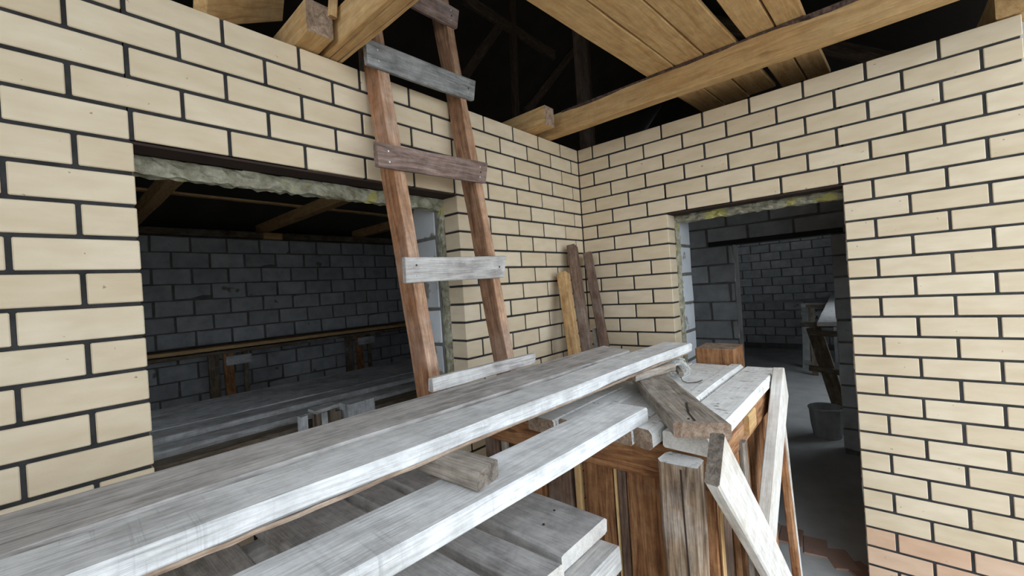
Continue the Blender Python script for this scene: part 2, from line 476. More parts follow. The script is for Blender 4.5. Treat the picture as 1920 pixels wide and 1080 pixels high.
# ------------------------------------------------------------------ concrete-block walls
rk = random.Random(21)
def block_wall(name, label, core, axis, face, s_rng, z_rng, holes=(), bl=0.39, bh=0.188, pitch=(0.40, 0.2), thick=0.05, mat='block', flip=1, off=0.0, outs=0.006):
    """core boxes in dark mortar; real blocks standing proud on the face seen from the camera"""
    w = link(name, boxes_mesh(name, core), 'blockmortar')
    tag(w, label, 'wall', kind='structure')
    n = int((z_rng[1] - z_rng[0]) / pitch[1] + 0.01)
    for r_ in range(n):
        z0 = z_rng[1] - (r_ + 1) * pitch[1]
        s = s_rng[0] - (pitch[0] / 2 if r_ % 2 else 0) - off
        while s < s_rng[1]:
            a, b = max(s, s_rng[0]) + 0.005, min(s + bl, s_rng[1])
            s += pitch[0]
            if b - a < 0.05:
                continue
            segs = [(a, b)]
            for (h0, h1, k0, k1) in holes:
                if k0 < z0 + bh / 2 < k1:
                    ns = []
                    for (u, v) in segs:
                        if v <= h0 or u >= h1: ns.append((u, v))
                        else:
                            if u < h0 - 0.04: ns.append((u, h0))
                            if v > h1 + 0.04: ns.append((h1, v))
                    segs = ns
            for (u, v) in segs:
                ln = round((v - u) / 0.02) * 0.02
                if ln < 0.03: continue
                variant = rk.randint(0, 3)
                me = chambox(ln, thick, bh, 0.007, 'block_' + mat, 0.004, variant + 1)
                o_ = face - flip * (outs - thick / 2) + rk.uniform(-.003, .003)
                mid = (u + v) / 2
                jz = Matrix.Rotation(rk.uniform(-.006, .006), 4, 'Y')
                if axis == 'x': mw = Matrix.Translation((mid, face + flip * (thick / 2 - outs) + rk.uniform(-.003, .003), z0 + pitch[1] / 2)) @ jz
                else: mw = Matrix.Translation((face + flip * (thick / 2 - outs) + rk.uniform(-.003, .003), mid, z0 + pitch[1] / 2)) @ RZ90 @ jz
                link('block', me, mat, mw, w)
    return w
# back of the dark room
block_wall('wall_back', 'grey concrete block wall at the back of the dark room', [(-3.4, 2.1, 4.9, 5.1, 0, 2.66)], 'x', 4.9, (-3.4, 2.1), (0.06, 2.66))
# partition with a doorway, seen through the right-hand doorway
block_wall('wall_partition', 'grey block partition with a doorway and dark lintel', [(2.1, 2.3, -0.535, 4.9, 0, 2.75), (2.1, 2.3, -1.365, -0.535, 2.035, 2.75), (2.1, 2.3, -2.2, -1.365, 0, 2.75)],
           'y', 2.1, (-2.15, 0.8), (0.035, 2.635), holes=((-1.365, -0.535, 0, 2.03),), off=0.13)
block_wall('wall_far', 'distant block wall of the far room', [(8.1, 8.3, -2.2, 4.9, 0, 2.75)], 'y', 8.1, (-1.4, 2.2), (0.02, 2.70), pitch=(0.385, 0.185), bl=0.374, bh=0.172)
# inner leaf behind the two brick walls, blocks facing the openings
wi = link('wall_inner_left', boxes_mesh('wall_inner_left', [(-3.40, -2.60, 0.17, 0.37, 0, 2.70), (-2.60, -1.285, 0.17, 0.37, 2.252, 2.70), (-1.285, 0.37, 0.17, 0.37, 0, 2.70), (-2.60, -1.285, 0.17, 0.37, 0, 0.95)]), 'blockmortar')
tag(wi, 'concrete block inner leaf behind the brick wall with the wide opening', 'wall', kind='structure')
for i in range(7):
    z = 2.245 - 0.2 * (i + 0.5)
    for sx, f in ((-1.285, 1), (-2.60, -1)):
        link('block', chambox(0.06, 0.196, 0.186, 0.006, 'reveal_block', 0.003, 1 + i % 3), 'blockreveal', Matrix.Translation((sx + f * 0.026, 0.27, z)), wi)
wr = link('wall_inner_right', boxes_mesh('wall_inner_right', [(0.17, 0.37, -0.66, 0.37, 0, 2.70), (0.17, 0.37, -1.56, -0.66, 2.152, 2.70), (0.17, 0.37, -2.195, -1.56, 0, 2.70)]), 'blockmortar')
tag(wr, 'concrete block inner leaf around the doorway', 'wall', kind='structure')
for i in range(10):
    z = 2.148 - 0.2 * (i + 0.5)
    for sy, f in ((-0.66, 1), (-1.56, -1)):
        link('block', chambox(0.196, 0.06, 0.186, 0.006, 'reveal_block_r', 0.003, 1 + i % 3), 'blockreveal', Matrix.Translation((0.27, sy + f * 0.026, z)), wr)
# outer walls that keep the rooms dark; the far room has a window on the yard side
ws = link('wall_side', boxes_mesh('wall_side', [(-3.6, -3.4, 0.0, 0.9, 0, 2.75), (-3.6, -3.4, 0.9, 2.3, 0, 0.9), (-3.6, -3.4, 0.9, 2.3, 1.65, 2.75), (-3.6, -3.4, 2.3, 5.1, 0, 2.75)]), 'block'); tag(ws, 'block side wall of the dark room with an unglazed window', 'wall', kind='structure')
wy = link('wall_front', boxes_mesh('wall_front', [(0.37, 2.9, -2.4, -2.2, 0, 2.75), (2.9, 4.9, -2.4, -2.2, 0, 0.85), (2.9, 4.9, -2.4, -2.2, 2.4, 2.75), (4.9, 8.3, -2.4, -2.2, 0, 2.75), (0.12, 0.40, -2.4, -2.19, 0, 2.75)]), 'block')
tag(wy, 'outer block wall with an unglazed window lighting the far room', 'wall', kind='structure')
wp = link('wall_porch', boxes_mesh('wall_porch', [(-4.2, -4.0, -2.19, 0.0, 0, 2.75), (-4.0, -3.4, 0.0, 0.12, 0, 2.75)]), 'brick'); tag(wp, 'cream brick end wall of the porch behind the camera', 'wall', kind='structure')
wn = link('wall_rear', boxes_mesh('wall_rear', [(2.1, 8.3, 4.9, 5.1, 0, 2.75)]), 'block'); tag(wn, 'rear block wall of the far room', 'wall', kind='structure')
lt = link('lintel_beam', chambox(0.14, 1.16, 0.05, 0.004, 'lintel_beam'), 'bitumen', Matrix.Translation((2.155, -0.875, 2.06)), bpy.data.objects['wall_partition'])

# roof over everything: two slopes, two gables
E0, RD, E1 = (-2.62, 3.0), (2.2, 6.4), (5.7, 2.9)
X0, X1 = -4.6, 8.8
def slab(y0, z0, y1, z1, t=0.06):
    return [(X0, y0, z0), (X1, y0, z0), (X1, y1, z1), (X0, y1, z1), (X0, y0, z0 + t), (X1, y0, z0 + t), (X1, y1, z1 + t), (X0, y1, z1 + t)]
vs = slab(*E0, *RD) + slab(*RD, *E1)
fq = [(3, 2, 1, 0), (4, 5, 6, 7), (0, 1, 5, 4), (1, 2, 6, 5), (2, 3, 7, 6), (3, 0, 4, 7)]
vb = [(X0, 5.04, 2.66), (X1, 5.04, 2.66), (X1, 5.1, 2.66), (X0, 5.1, 2.66), (X0, 5.04, 3.56), (X1, 5.04, 3.56), (X1, 5.1, 3.56), (X0, 5.1, 3.56)]
vs += vb
n0 = len(vs)
for gx in (-3.6, 8.3):
    for dx in (0, 0.08):
        vs += [(gx + dx, 0.0 if gx < 0 else -2.4, 2.70), (gx + dx, 5.1, 2.70), (gx + dx, 5.1, 3.3), (gx + dx, RD[0], RD[1]), (gx + dx, 0.0 if gx < 0 else -2.4, 4.9 if gx < 0 else 3.3)]
fs = fq + [tuple(8 + i for i in f) for f in fq] + [tuple(16 + i for i in f) for f in fq]
for g in range(2):
    b = n0 + 10 * g
    fs += [tuple(b + i for i in (4, 3, 2, 1, 0)), tuple(b + 5 + i for i in range(5))]
    fs += [(b + i, b + (i + 1) % 5, b + 5 + (i + 1) % 5, b + 5 + i) for i in range(5)]
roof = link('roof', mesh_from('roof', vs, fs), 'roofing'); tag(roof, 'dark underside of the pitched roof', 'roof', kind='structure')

# ------------------------------------------------------------------ joists and ceiling boards
j1 = beam('ceiling_joist', (-0.37, 0.11, 2.8175), (-0.37, -2.5, 2.8175), 0.08, 0.135, 'pine', label='pine ceiling joist with bark along its top edge, under the ceiling boards', cat='beam', group='porch ceiling joists')
# bark along the upper edge
def bark_strip(parent, x, z, y0, y1):
    r = random.Random(8); n = 60
    vs, fs = [], []
    for i in range(n + 1):
        y = y0 + (y1 - y0) * i / n
        d = 0.009 + 0.005 * math.sin(3.1 * y + 1) + 0.004 * math.sin(11 * y) + r.uniform(-.0015, .0015)
        d = max(d, 0.004)
        vs += [(x - 0.003, y, z - d * 1.5), (x - 0.006, y, z + 0.001), (x + 0.03, y, z + 0.004 + r.uniform(0, .002)), (x + 0.03, y, z - 0.006)]
    for i in range(n):
        for k in range(4):
            a, b = i * 4 + k, i * 4 + (k + 1) % 4
            fs.append((a, b, b + 4, a + 4))
    fs += [(3, 2, 1, 0), tuple(n * 4 + k for k in range(4))]
    o = link('bark', mesh_from('bark', vs, fs), 'bark', None, parent)
    return tag(o, 'dark strip of rough bark')
bark_strip(j1, -0.411, 2.885, -0.15, -2.48)
j2 = beam('ceiling_joist', (-1.905, 0.11, 2.82), (-1.905, -2.5, 2.82), 0.083, 0.14, 'pine', label='pale pine ceiling joist overhead, left of the ladder top', cat='beam', group='porch ceiling joists')
for dy in (-0.016, 0.018):
    beam('crack', (-1.905 + dy, 0.05, 2.7495), (-1.905 + dy * 1.5, -0.75, 2.7495), 0.002, 0.002, 'brown', j2, ch=0.0003)
roomj = [(-2.02, 'sawn grey end of a room joist on the brick wall beside the overhead joist', -0.125),
         (-0.56, 'short sawn end of room joist on the wall top beside the barky joist', -0.15), (0.9, 'room ceiling joist deep in the dark room, nearest the ladder', 0.20)]
for x, lab, ye in roomj:
    beam('room_joist', (x, ye, 2.812), (x + (0.07 if x < -2 else 0), 4.98, 2.812), 0.1, 0.122, 'pine', end='endbrown', label=lab, cat='beam', group='room ceiling joists')
plate = beam('wall_plate', (-3.3, 4.86, 2.705), (2.0, 4.86, 2.705), 0.18, 0.085, 'dimbrown', label='dark timber plate on top of the back block wall', cat='beam')
beam('packing_block', (-0.60, 4.74, 2.69), (-0.36, 4.74, 2.69), 0.05, 0.09, 'pine', label='small wooden block under the middle room joist at the back wall', cat='block')
beam('ceiling_batten', (-2.9, 3.45, 2.886), (1.6, 3.6, 2.886), 0.07, 0.024, 'pine', label='thin batten lying across the room joists above the opening', cat='batten')
beam('ceiling_batten', (-0.45, 2.5, 2.886), (1.9, 2.7, 2.886), 0.12, 0.024, 'dimbrown', label='wider batten across the room joists near the ladder', cat='batten')
# boards across the porch joists
cb = [(-0.735, -0.893, -1.98, 0.42), (-0.898, -1.048, -1.98, 0.40), (-1.053, -1.205, -1.97, 0.36), (-1.245, -1.372, -1.99, 0.40), (-1.377, -1.493, -1.99, 0.41)]
clab = ['ceiling board with knots along the dark attic gap, nearest the ladder', 'second ceiling board from the attic gap', 'middle ceiling board beside the black wedge gap',
        'ceiling board just right of the black wedge gap', 'outermost ceiling board furthest from the ladder']
for i, ((y0, y1, x0, x1), lab) in enumerate(zip(cb, clab)):
    ym = (y0 + y1) / 2
    sl = -0.068 if i < 3 else -0.045
    beam('ceiling_board', (x0, ym + sl * (x0 + 0.41), 2.9035), (x1, ym + sl * (x1 + 0.41), 2.9035), abs(y1 - y0) - 0.003, 0.025, 'pine',
         label=lab, cat='board', group='boards over the porch joists', wav=0.0012)
beam('eave_beam', (-0.005, -2.172, 2.825), (1.6, -2.172, 2.825), 0.10, 0.15, 'pine', label='squared beam end sitting on the far right end of the brick wall', cat='beam')
beam('rafter', (-2.36, 0.06, 2.79), (-1.99, 0.32, 3.09), 0.045, 0.105, 'pine', up=(0, -0.6, 0.8), label='pale sloping timber rising from the wall top at upper left', cat='rafter')
beam('wood_offcut', (-1.975, -0.135, 2.835), (-1.968, -0.16, 2.99), 0.028, 0.03, 'pine_orange', up=(0, -1, 0), label='small orange wood scrap hanging on the sawn joist end', cat='offcut')

# roof timbers in the dark attic
tr = empty('roof_truss', (2.0, 1.5, 2.75), 'dim roof truss of posts and braces in the black attic', 'truss')
for p0, p1, w_ in [((1.10, 1.5, 2.9), (1.22, 1.5, 5.3), 0.09), ((1.35, 1.5, 3.9), (2.65, 1.5, 5.2), 0.10), ((0.25, 1.5, 3.9), (0.95, 1.5, 4.8), 0.10), ((0.4, 1.5, 4.85), (2.05, 1.5, 4.85), 0.12),
                   ((2.9, 1.5, 3.0), (2.95, 1.5, 5.4), 0.14), ((0.5, 1.5, 2.93), (1.05, 1.5, 3.6), 0.08)]:
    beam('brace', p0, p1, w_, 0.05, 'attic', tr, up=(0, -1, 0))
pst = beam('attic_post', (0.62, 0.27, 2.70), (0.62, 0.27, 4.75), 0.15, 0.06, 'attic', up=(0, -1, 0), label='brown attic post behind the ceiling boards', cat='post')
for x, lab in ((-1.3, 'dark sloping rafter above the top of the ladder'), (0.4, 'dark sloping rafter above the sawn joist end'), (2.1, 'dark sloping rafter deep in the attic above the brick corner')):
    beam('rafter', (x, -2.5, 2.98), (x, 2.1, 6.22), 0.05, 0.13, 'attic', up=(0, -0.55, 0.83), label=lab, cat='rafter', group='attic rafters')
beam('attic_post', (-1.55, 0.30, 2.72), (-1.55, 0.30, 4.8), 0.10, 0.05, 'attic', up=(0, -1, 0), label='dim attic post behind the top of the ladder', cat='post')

# ------------------------------------------------------------------ ladder
def ly(z):                      # front plane of the rails
    return -0.13 - (2.63 - z) * 0.155
ladder = empty('ladder', (-1.52, ly(1.0), 1.0), 'home-made wooden ladder with red-brown rails leaning on the wall top', 'ladder')
upv = (0, -1, -0.155)
for (xb, xt, zb, mat) in ((-1.737, -1.745, 1.003, 'ladder'), (-1.266, -1.272, 0.957, 'railgrey')):
    zt = 3.35
    d = 0.056
    r_ = beam('rail', (xb, ly(zb) + d, zb), (xt, ly(zt) + d, zt), 0.058 if mat == 'ladder' else 0.05, 0.10, mat, ladder, up=upv, wav=0.0022, ch=0.003, face='raillit')
rungs = [((-1.815, 1.833), (-1.222, 1.845), 0.106, 'grey'), ((-1.862, 2.303), (-1.232, 2.330), 0.100, 'rungmauve'), ((-1.835, 2.755), (-1.208, 2.787), 0.104, 'rungdark'), ((-1.80, 3.16), (-1.235, 3.18), 0.10, 'rungmauve')]
rl = ['weathered grey rung', 'mauve-brown rung', 'bluish grey rung', 'brown rung at the very top']
for ((xa, za), (xb, zb), w_, mat), lab in zip(rungs, rl):
    zc = (za + zb) / 2
    g = beam('rung', (xa, ly(za) - 0.014, za), (xb, ly(zb) - 0.014, zb), w_, 0.026, mat, ladder, up=upv, skew1=0.006, skew0=-0.004)
    g['label'] = lab
    hl = (Vector((xb, 0, zb)) - Vector((xa, 0, za))).length / 2
    for (u, v, dk) in ((-hl + 0.05, 0.02, mat == 'grey'), (-hl + 0.055, -0.022, False), (hl - 0.05, 0.025, False), (hl - 0.045, 0.0, True), (hl - 0.05, -0.025, False)):
        nail(g, u, v, 0.0142, dk)

# ------------------------------------------------------------------ lower deck
deck = empty('scaffold_deck', (-2.2, -0.5, 0.0), 'low trestle deck of dusty boards under the long planks', 'scaffold')
for (x0, x1, y0, y1) in ((-1.876, -1.645, -1.003, 0.0 - 0.02), (-2.028, -1.912, -1.02, -0.02), (-2.332, -2.064, -1.25, -0.02), (-2.63, -2.402, -1.22, -0.03), (-2.87, -2.66, -1.15, -0.02), (-3.12, -2.90, -1.2, -0.03)):
    beam('board', ((x0 + x1) / 2, y0, 0.975), ((x0 + x1) / 2, y1, 0.975), x1 - x0, 0.05, 'deck', deck, end='braced', ch=0.007, wav=0.004, seg=0.07, skew0=0.004)
beam('bearer', (-3.2, -1.028, 0.909), (-1.682, -1.028, 0.909), 0.078, 0.075, 'grey', deck, end='braced', ch=0.006)
beam('bearer', (-3.2, -0.40, 0.917), (-1.15, -0.40, 0.917), 0.08, 0.065, 'deck', deck)
beam('bearer', (-3.2, -0.10, 0.917), (-1.6, -0.10, 0.917), 0.06, 0.065, 'deck', deck)
for (x, y) in ((-1.80, -1.03), (-3.05, -1.03), (-1.80, -0.10), (-3.05, -0.10), (-1.20, -0.40), (-3.05, -0.40)):
    zt = 0.872 if y < -1 else 0.884
    beam('leg', (x, y, 0.0), (x, y, zt), 0.09, 0.05, 'brown', deck, up=(0, -1, 0))
b1 = [o for o in deck.children if o.name.startswith('board')][0]
for (u, v) in ((-0.36, 0.03), (-0.34, -0.055), (0.1, 0.04)):
    nail(b1, u, v, 0.0255, True)

# ------------------------------------------------------------------ work table (trestle)
T = 1.24
table = empty('work_table', (-0.95, -0.95, 0.0), 'rough trestle work table with whitened top boards and red-brown planked sides', 'table')
tops = [(-1.278, -1.131, -1.475, -0.338, 0, 'chalk'), (-1.122, -1.052, -1.515, -0.345, 0.010, 'chalk'), (-1.046, -0.868, -1.51, -0.338, 0, 'chalk'), (-0.863, -0.768, -1.535, -0.335, 0, 'chalk'),
        (-0.764, -0.63, -1.555, -0.34, 0.0, 'chalk')]
for (y0, y1, x0, x1, dz, mat) in tops:
    th = 0.055 + dz
    beam('board', (x0, (y0 + y1) / 2, T + dz - th / 2), (x1, (y0 + y1) / 2, T + dz - th / 2), y1 - y0, th, mat, table, ch=0.012 if dz else 0.006, wav=0.0018, skew0=0.006, end='braced' if x0 == -1.475 else 'endbrown')
# end facing the camera: rail and upright boards
beam('end_rail', (-1.412, -1.288, 1.113), (-1.412, -0.30, 1.113), 0.125, 0.038, 'red', table, up=(-1, 0, 0), wav=0.002)
ends = [(-0.31, -0.22, 'brown'), (-0.352, -0.32, 'oldcrack'), (-0.575, -0.452, 'red'), (-0.70, -0.58, 'brown'), (-0.752, -0.722, 'pine'), (-0.892, -0.764, 'red'), (-0.908, -0.899, 'pine'), (-0.946, -0.911, 'brown'), (-1.105, -0.949, 'red'), (-1.20, -1.11, 'brown'), (-1.258, -1.203, 'red'), (-1.272, -1.261, 'pine')]
for i, (y0, y1, mat) in enumerate(ends):
    beam('end_board', (-1.377 + 0.004 * (i % 2), (y0 + y1) / 2, 0.0), (-1.377 + 0.004 * (i % 2), (y0 + y1) / 2, 1.178), y1 - y0 - 0.002, 0.026, mat, table, up=(-1, 0, 0), wav=0.0012)
# side facing the yard
beam('side_rail', (-1.345, -1.246, 1.125), (-0.35, -1.246, 1.125), 0.11, 0.03, 'red', table, up=(0, -1, 0))
for (xt, xb, w_, mat) in ((-1.30, -1.32, 0.09, 'red'), (-1.18, -1.18, 0.10, 'brown'), (-0.98, -0.985, 0.11, 'red'), (-0.62, -0.62, 0.16, 'red'), (-0.43, -0.40, 0.12, 'red')):
    beam('side_board', (xb, -1.222, 0.0), (xt, -1.2145, 1.175), w_, 0.026, mat, table, up=(0, -1, 0))
beam('leg', (-0.98, -1.266, 0.0), (-1.06, -1.266, 1.10), 0.045, 0.02, 'oldcrack', table, up=(0, -1, 0))
beam('leg', (-0.30, -1.30, 0.0), (-0.37, -1.265, 1.17), 0.05, 0.03, 'red', table, up=(0, -1, 0))
beam('leg', (-0.24, -1.305, 0.0), (-0.345, -1.285, 0.98), 0.022, 0.02, 'braced', table, up=(0, -1, 0))
beam('cross_block', (-0.99, -1.268, 1.142), (-0.865, -1.268, 1.142), 0.075, 0.022, 'pine', table, up=(0, -1, 0))
beam('end_rail', (-0.375, -1.20, 1.11), (-0.375, -0.65, 1.11), 0.12, 0.035, 'red', table, up=(1, 0, 0))
for y in (-0.66,):
    for x in (-1.33, -0.42):
        beam('leg', (x, y, 0.0), (x, y, 1.183), 0.08, 0.05, 'brown', table, up=(1, 0, 0))
beam('gusset_block', (-1.445, -0.775, 1.05), (-1.445, -0.722, 1.15), 0.055, 0.025, 'oldcrack', table, up=(-1, 0, 0))

# ------------------------------------------------------------------ long planks
SA = 1.3695
pA1 = beam('scaffold_plank', (-3.75, -0.572, SA), (-0.835, -0.650, SA), 0.21, 0.046, 'grey', ch=0.006, wav=0.0025, skew1=0.05,
           label='long brownish grey scaffold plank nearest the brick wall', cat='plank', group='long planks across the trestles')
pA2 = beam('scaffold_plank', (-3.75, -0.757, SA), (-0.582, -0.872, SA), 0.150, 0.046, 'white', ch=0.008, wav=0.003, wane=(7, 0),
           label='long whitened scaffold plank with bright sawn edge and barky underside', cat='plank', group='long planks across the trestles')
bp = []
rw = random.Random(3)
for i in range(90):
    t = i / 89
    x = -1.55 + 3.1 * t
    bp.append(tuple(W[pA2.name] @ Vector((x, -0.066 + 0.003 * math.sin(6 * x) + rw.uniform(-.0015, .0015), -0.0225 + rw.uniform(-.001, .001)))))
tag(link('bark_edge', tube_mesh('bark_edge', bp, 0.0045, 6), 'endbrown', None, pA2), 'thin pinkish strip of bark')
pB = beam('scaffold_plank', (-3.6, -0.912, 1.276), (-1.447, -1.000, 1.276), 0.158, 0.048, 'white', ch=0.005, wav=0.002,
          label='whitened plank nearest the camera with the short grey block on it', cat='plank', group='long planks across the trestles')
sup = beam('trestle_bearer', (-3.35, -1.15, 1.2), (-3.35, -0.35, 1.2), 0.1, 0.085, 'brown', label='bearer carrying the left ends of the long planks', cat='beam')
beam('packing_block', (-3.35, -0.84, 1.293), (-3.35, -0.46, 1.293), 0.09, 0.1, 'brown', label='block packed between bearer and upper planks', cat='block')
for y in (-1.1, -0.4):
    beam('leg', (-3.35, y, 0), (-3.35, y, 1.158), 0.08, 0.05, 'brown', sup, up=(1, 0, 0))
# short offcut bridging the two planks
beam('wood_offcut', (-2.150, -0.70, 1.3222), (-2.153, -1.016, 1.3222), 0.082, 0.043, 'oldcrack', end='endgrey', ch=0.006, skew1=-0.008, wav=0.003, seg=0.04,
     label='short grey board offcut with rough end grain lying across the near plank', cat='offcut')
beam('edge_board', (-1.905, -0.508, 1.417), (-1.34, -0.512, 1.417), 0.048, 0.026, 'grey', up=(0, -1, 0.0), skew1=0.004,
     label='narrow grey board standing on edge on the far plank before the ladder', cat='board')
# pieces lying on the table
beam('wood_board', (-0.90, -0.835, T + 0.0365), (-1.512, -1.272, T + 0.0365), 0.152, 0.048, 'oldcrack', end='endbrown', ch=0.006, wav=0.003, seg=0.05, skew1=0.012,
     label='cracked old brown board lying diagonally across the table top', cat='board')
beam('wood_offcut', (-1.13, -0.862, T + 0.0795), (-0.86, -0.935, T + 0.0795), 0.062, 0.036, 'oldcrack', end='endbrown', ch=0.006, wav=0.003, seg=0.04,
     label='small brown offcut propping the tip of the long whitened plank', cat='offcut')
cb_ = [o for o in COL.objects if o.name.startswith('wood_board')][0]
mC = W[cb_.name]
for (u0, v0, u1, v1) in ((0.17, 0.018, 0.27, -0.006), (0.27, -0.006, 0.365, -0.014)):
    link('crack', board_mesh('crack', (Vector((u1, v1, 0)) - Vector((u0, v0, 0))).length, 0.005, 0.002, ch=0.0006), 'naildark', mC @ frame((u0, v0, 0.0245), (u1, v1, 0.0245))[0], cb_)
nail(cb_, 0.345, -0.028, 0.0255, True)
mA = W[pA1.name]
for (u0, v0, u1, v1) in ((-0.86, -0.055, -0.75, -0.06), (-0.75, -0.06, -0.69, -0.045)):
    link('crack', board_mesh('crack', 0.11, 0.003, 0.002, ch=0.0006), 'naildark', mA @ frame((u0, v0, 0.0235), (u1, v1, 0.0235))[0], pA1)
# timber post behind the table, sawdust on its top
beam('timber_post', (-0.215, -0.975, 0.0), (-0.215, -0.975, 1.322), 0.20, 0.21, 'red', end='endbrown', up=(-1, 0, 0), ch=0.006, label='thick square red-brown post end rising behind the table top', cat='post')
# grey split post in front of the table
pe = beam('timber_post', (-1.488, -1.190, 0.0), (-1.488, -1.194, 1.163), 0.118, 0.085, 'post', end='chalk', up=(-1, 0, 0), ch=0.012, wav=0.004, seg=0.07,
          label='upright split grey-brown post standing before the table end', cat='post')
beam('crack', (-1.5325, -1.213, 0.78), (-1.5325, -1.208, 1.15), 0.006, 0.004, 'naildark', pe, up=(-1, 0, 0), ch=0.001)
# leaning boards at the table side
beam('leaning_board', (-1.677, -1.352, 1.267), (-0.495, -1.352, 0.05), 0.134, 0.036, 'braced', end='endgrey', up=(0, -1, 0), ch=0.005, skew0=-0.01,
     label='wide pale board leaning diagonally in front of the table side', cat='board', group='boards leaning on the table side')
beam('leaning_board', (-0.46, -1.306, 1.20), (-1.02, -1.306, 0.66), 0.15, 0.047, 'braced', end='endgrey', up=(0, -1, 0), ch=0.004, skew0=0.03,
     label='bright narrow board standing behind the diagonal one, beside the doorway', cat='board', group='boards leaning on the table side')

# twine bundle on the table
tw = empty('twine_bundle', (-0.66, -0.885, T), 'tangled bundle of white twine wound on a stick', 'twine')
rt = random.Random(5)
pts = []
P0, P1 = Vector((-0.585, -0.84, T + 0.052)), Vector((-0.76, -0.945, T + 0.036))
ax = (P1 - P0).normalized(); su = Vector((0, 0, 1)); sv = ax.cross(su)
for i in range(150):
    t = i / 149
    ph = i * 0.95
    rr = 0.050 * (1.15 - 0.6 * t) * (0.8 + 0.35 * rt.random())
    c = P0.lerp(P1, 0.5 + 0.42 * math.sin(t * 17) * (0.6 + 0.4 * rt.random()))
    pts.append(tuple(c + su * math.sin(ph) * rr * 0.85 + sv * math.cos(ph) * rr))
link('twine_coil', tube_mesh('twine_coil', pts, 0.0023), 'twine', None, tw)
link('loose_strand', tube_mesh('loose_strand', [(-0.76, -0.945, T + 0.012), (-0.80, -0.965, T + 0.005), (-0.83, -1.0, T + 0.005), (-0.80, -1.03, T + 0.005), (-0.75, -1.04, T + 0.005)], 0.0018), 'naildark', None, tw)
beam('stick', tuple(P0), tuple(P1 + ax * 0.012 + Vector((0, 0, -0.006))), 0.026, 0.02, 'oldcrack', tw)

# ------------------------------------------------------------------ boards leaning in the corner
G = 'boards leaning in the brick corner'
beam('leaning_board', (-0.735, -0.46, 0.02), (-0.405, -0.068, 1.808), 0.08, 0.065, 'pine_orange', up=(0.25, -1, 0.2), label='bright orange pine board leaning in the corner', cat='board', group=G)
beam('leaning_board', (-0.50, -0.40, 0.02), (-0.262, -0.062, 2.0), 0.09, 0.06, 'brown', up=(0.35, -1, 0.2), label='tallest brown board leaning in the corner', cat='board', group=G)
beam('leaning_board', (-0.33, -0.48, 0.02), (-0.078, -0.075, 1.95), 0.08, 0.06, 'brown', up=(0.45, -1, 0.2), label='brown board leaning against the right-hand brick wall in the corner', cat='board', group=G)
beam('leaning_board', (-0.33, -0.33, 0.02), (-0.115, -0.12, 1.40), 0.06, 0.03, 'grey', up=(0.2, -1, 0.15), label='shortest grey board tucked between the brown corner boards', cat='board', group=G)

# ------------------------------------------------------------------ furniture of the dark room
bench = empty('plank_bench', (-1.4, 1.7, 0.0), 'long bench of dusty grey planks inside the dark room', 'bench')
for i, (y0, y1, dz) in enumerate(((1.13, 1.30, -0.03), (1.305, 1.50, 0.0), (1.505, 1.76, 0.003), (1.765, 2.21, -0.002))):
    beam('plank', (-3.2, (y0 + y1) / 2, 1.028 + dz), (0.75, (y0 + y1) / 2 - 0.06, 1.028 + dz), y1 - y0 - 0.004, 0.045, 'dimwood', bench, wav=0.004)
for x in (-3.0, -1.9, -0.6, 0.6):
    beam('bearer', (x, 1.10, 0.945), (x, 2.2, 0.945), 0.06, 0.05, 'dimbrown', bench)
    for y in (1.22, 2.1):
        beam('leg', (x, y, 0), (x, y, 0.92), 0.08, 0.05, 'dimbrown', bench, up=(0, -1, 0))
stk = [(-3.2, 0.2, 0.985, 0.98, 0.13), (-3.2, 0.1, 0.975, 0.925, 0.15), (-3.2, 0.3, 0.97, 0.872, 0.16)]
sl = ['topmost', 'middle', 'lowest and yellowest']
rack = beam('trestle_bearer', (-2.9, 0.82, 0.80), (-2.9, 1.08, 0.80), 0.07, 0.09, 'dimbrown', label='bearer under the stacked planks in the dark room, left end', cat='beam')
beam('leg', (-2.9, 0.95, 0), (-2.9, 0.95, 0.755), 0.08, 0.05, 'dimbrown', rack, up=(1, 0, 0))
rack2 = beam('trestle_bearer', (-0.9, 0.82, 0.80), (-0.9, 1.08, 0.80), 0.07, 0.09, 'dimbrown', label='bearer under the stacked planks in the dark room, right end', cat='beam')
beam('leg', (-0.9, 0.95, 0), (-0.9, 0.95, 0.755), 0.08, 0.05, 'dimbrown', rack2, up=(1, 0, 0))
for (x0, x1, y, z, w_), s_ in zip(stk, sl):
    beam('stacked_plank', (x0, y, z), (x1, y - 0.01, z), w_, 0.045, 'dimbrown' if s_.startswith('top') else 'pine', wav=0.003,
         label=s_ + ' plank of the stack below the dusty bench', cat='plank', group='planks stacked under the bench')
tre = empty('trestle', (-1.72, 0.72, 0.0), 'small grey trestle head with a flat top board in front of the dusty bench', 'trestle')
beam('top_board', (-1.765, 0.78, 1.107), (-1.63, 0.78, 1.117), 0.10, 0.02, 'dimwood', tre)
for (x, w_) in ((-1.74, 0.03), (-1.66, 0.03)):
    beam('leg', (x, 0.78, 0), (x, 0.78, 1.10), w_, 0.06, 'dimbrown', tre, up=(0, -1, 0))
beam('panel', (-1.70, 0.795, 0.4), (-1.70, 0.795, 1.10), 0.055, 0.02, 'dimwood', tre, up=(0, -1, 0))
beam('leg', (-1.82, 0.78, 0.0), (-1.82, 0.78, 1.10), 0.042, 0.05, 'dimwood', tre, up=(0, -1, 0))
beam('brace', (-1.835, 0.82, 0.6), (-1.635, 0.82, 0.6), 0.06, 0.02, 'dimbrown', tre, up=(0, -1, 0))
beam('timber_post', (-1.47, 0.815, 0), (-1.47, 0.815, 1.10), 0.185, 0.12, 'dimwood', up=(0, -1, 0), ch=0.012, label='thick grey split post just left of the ladder inside the dark room', cat='post')
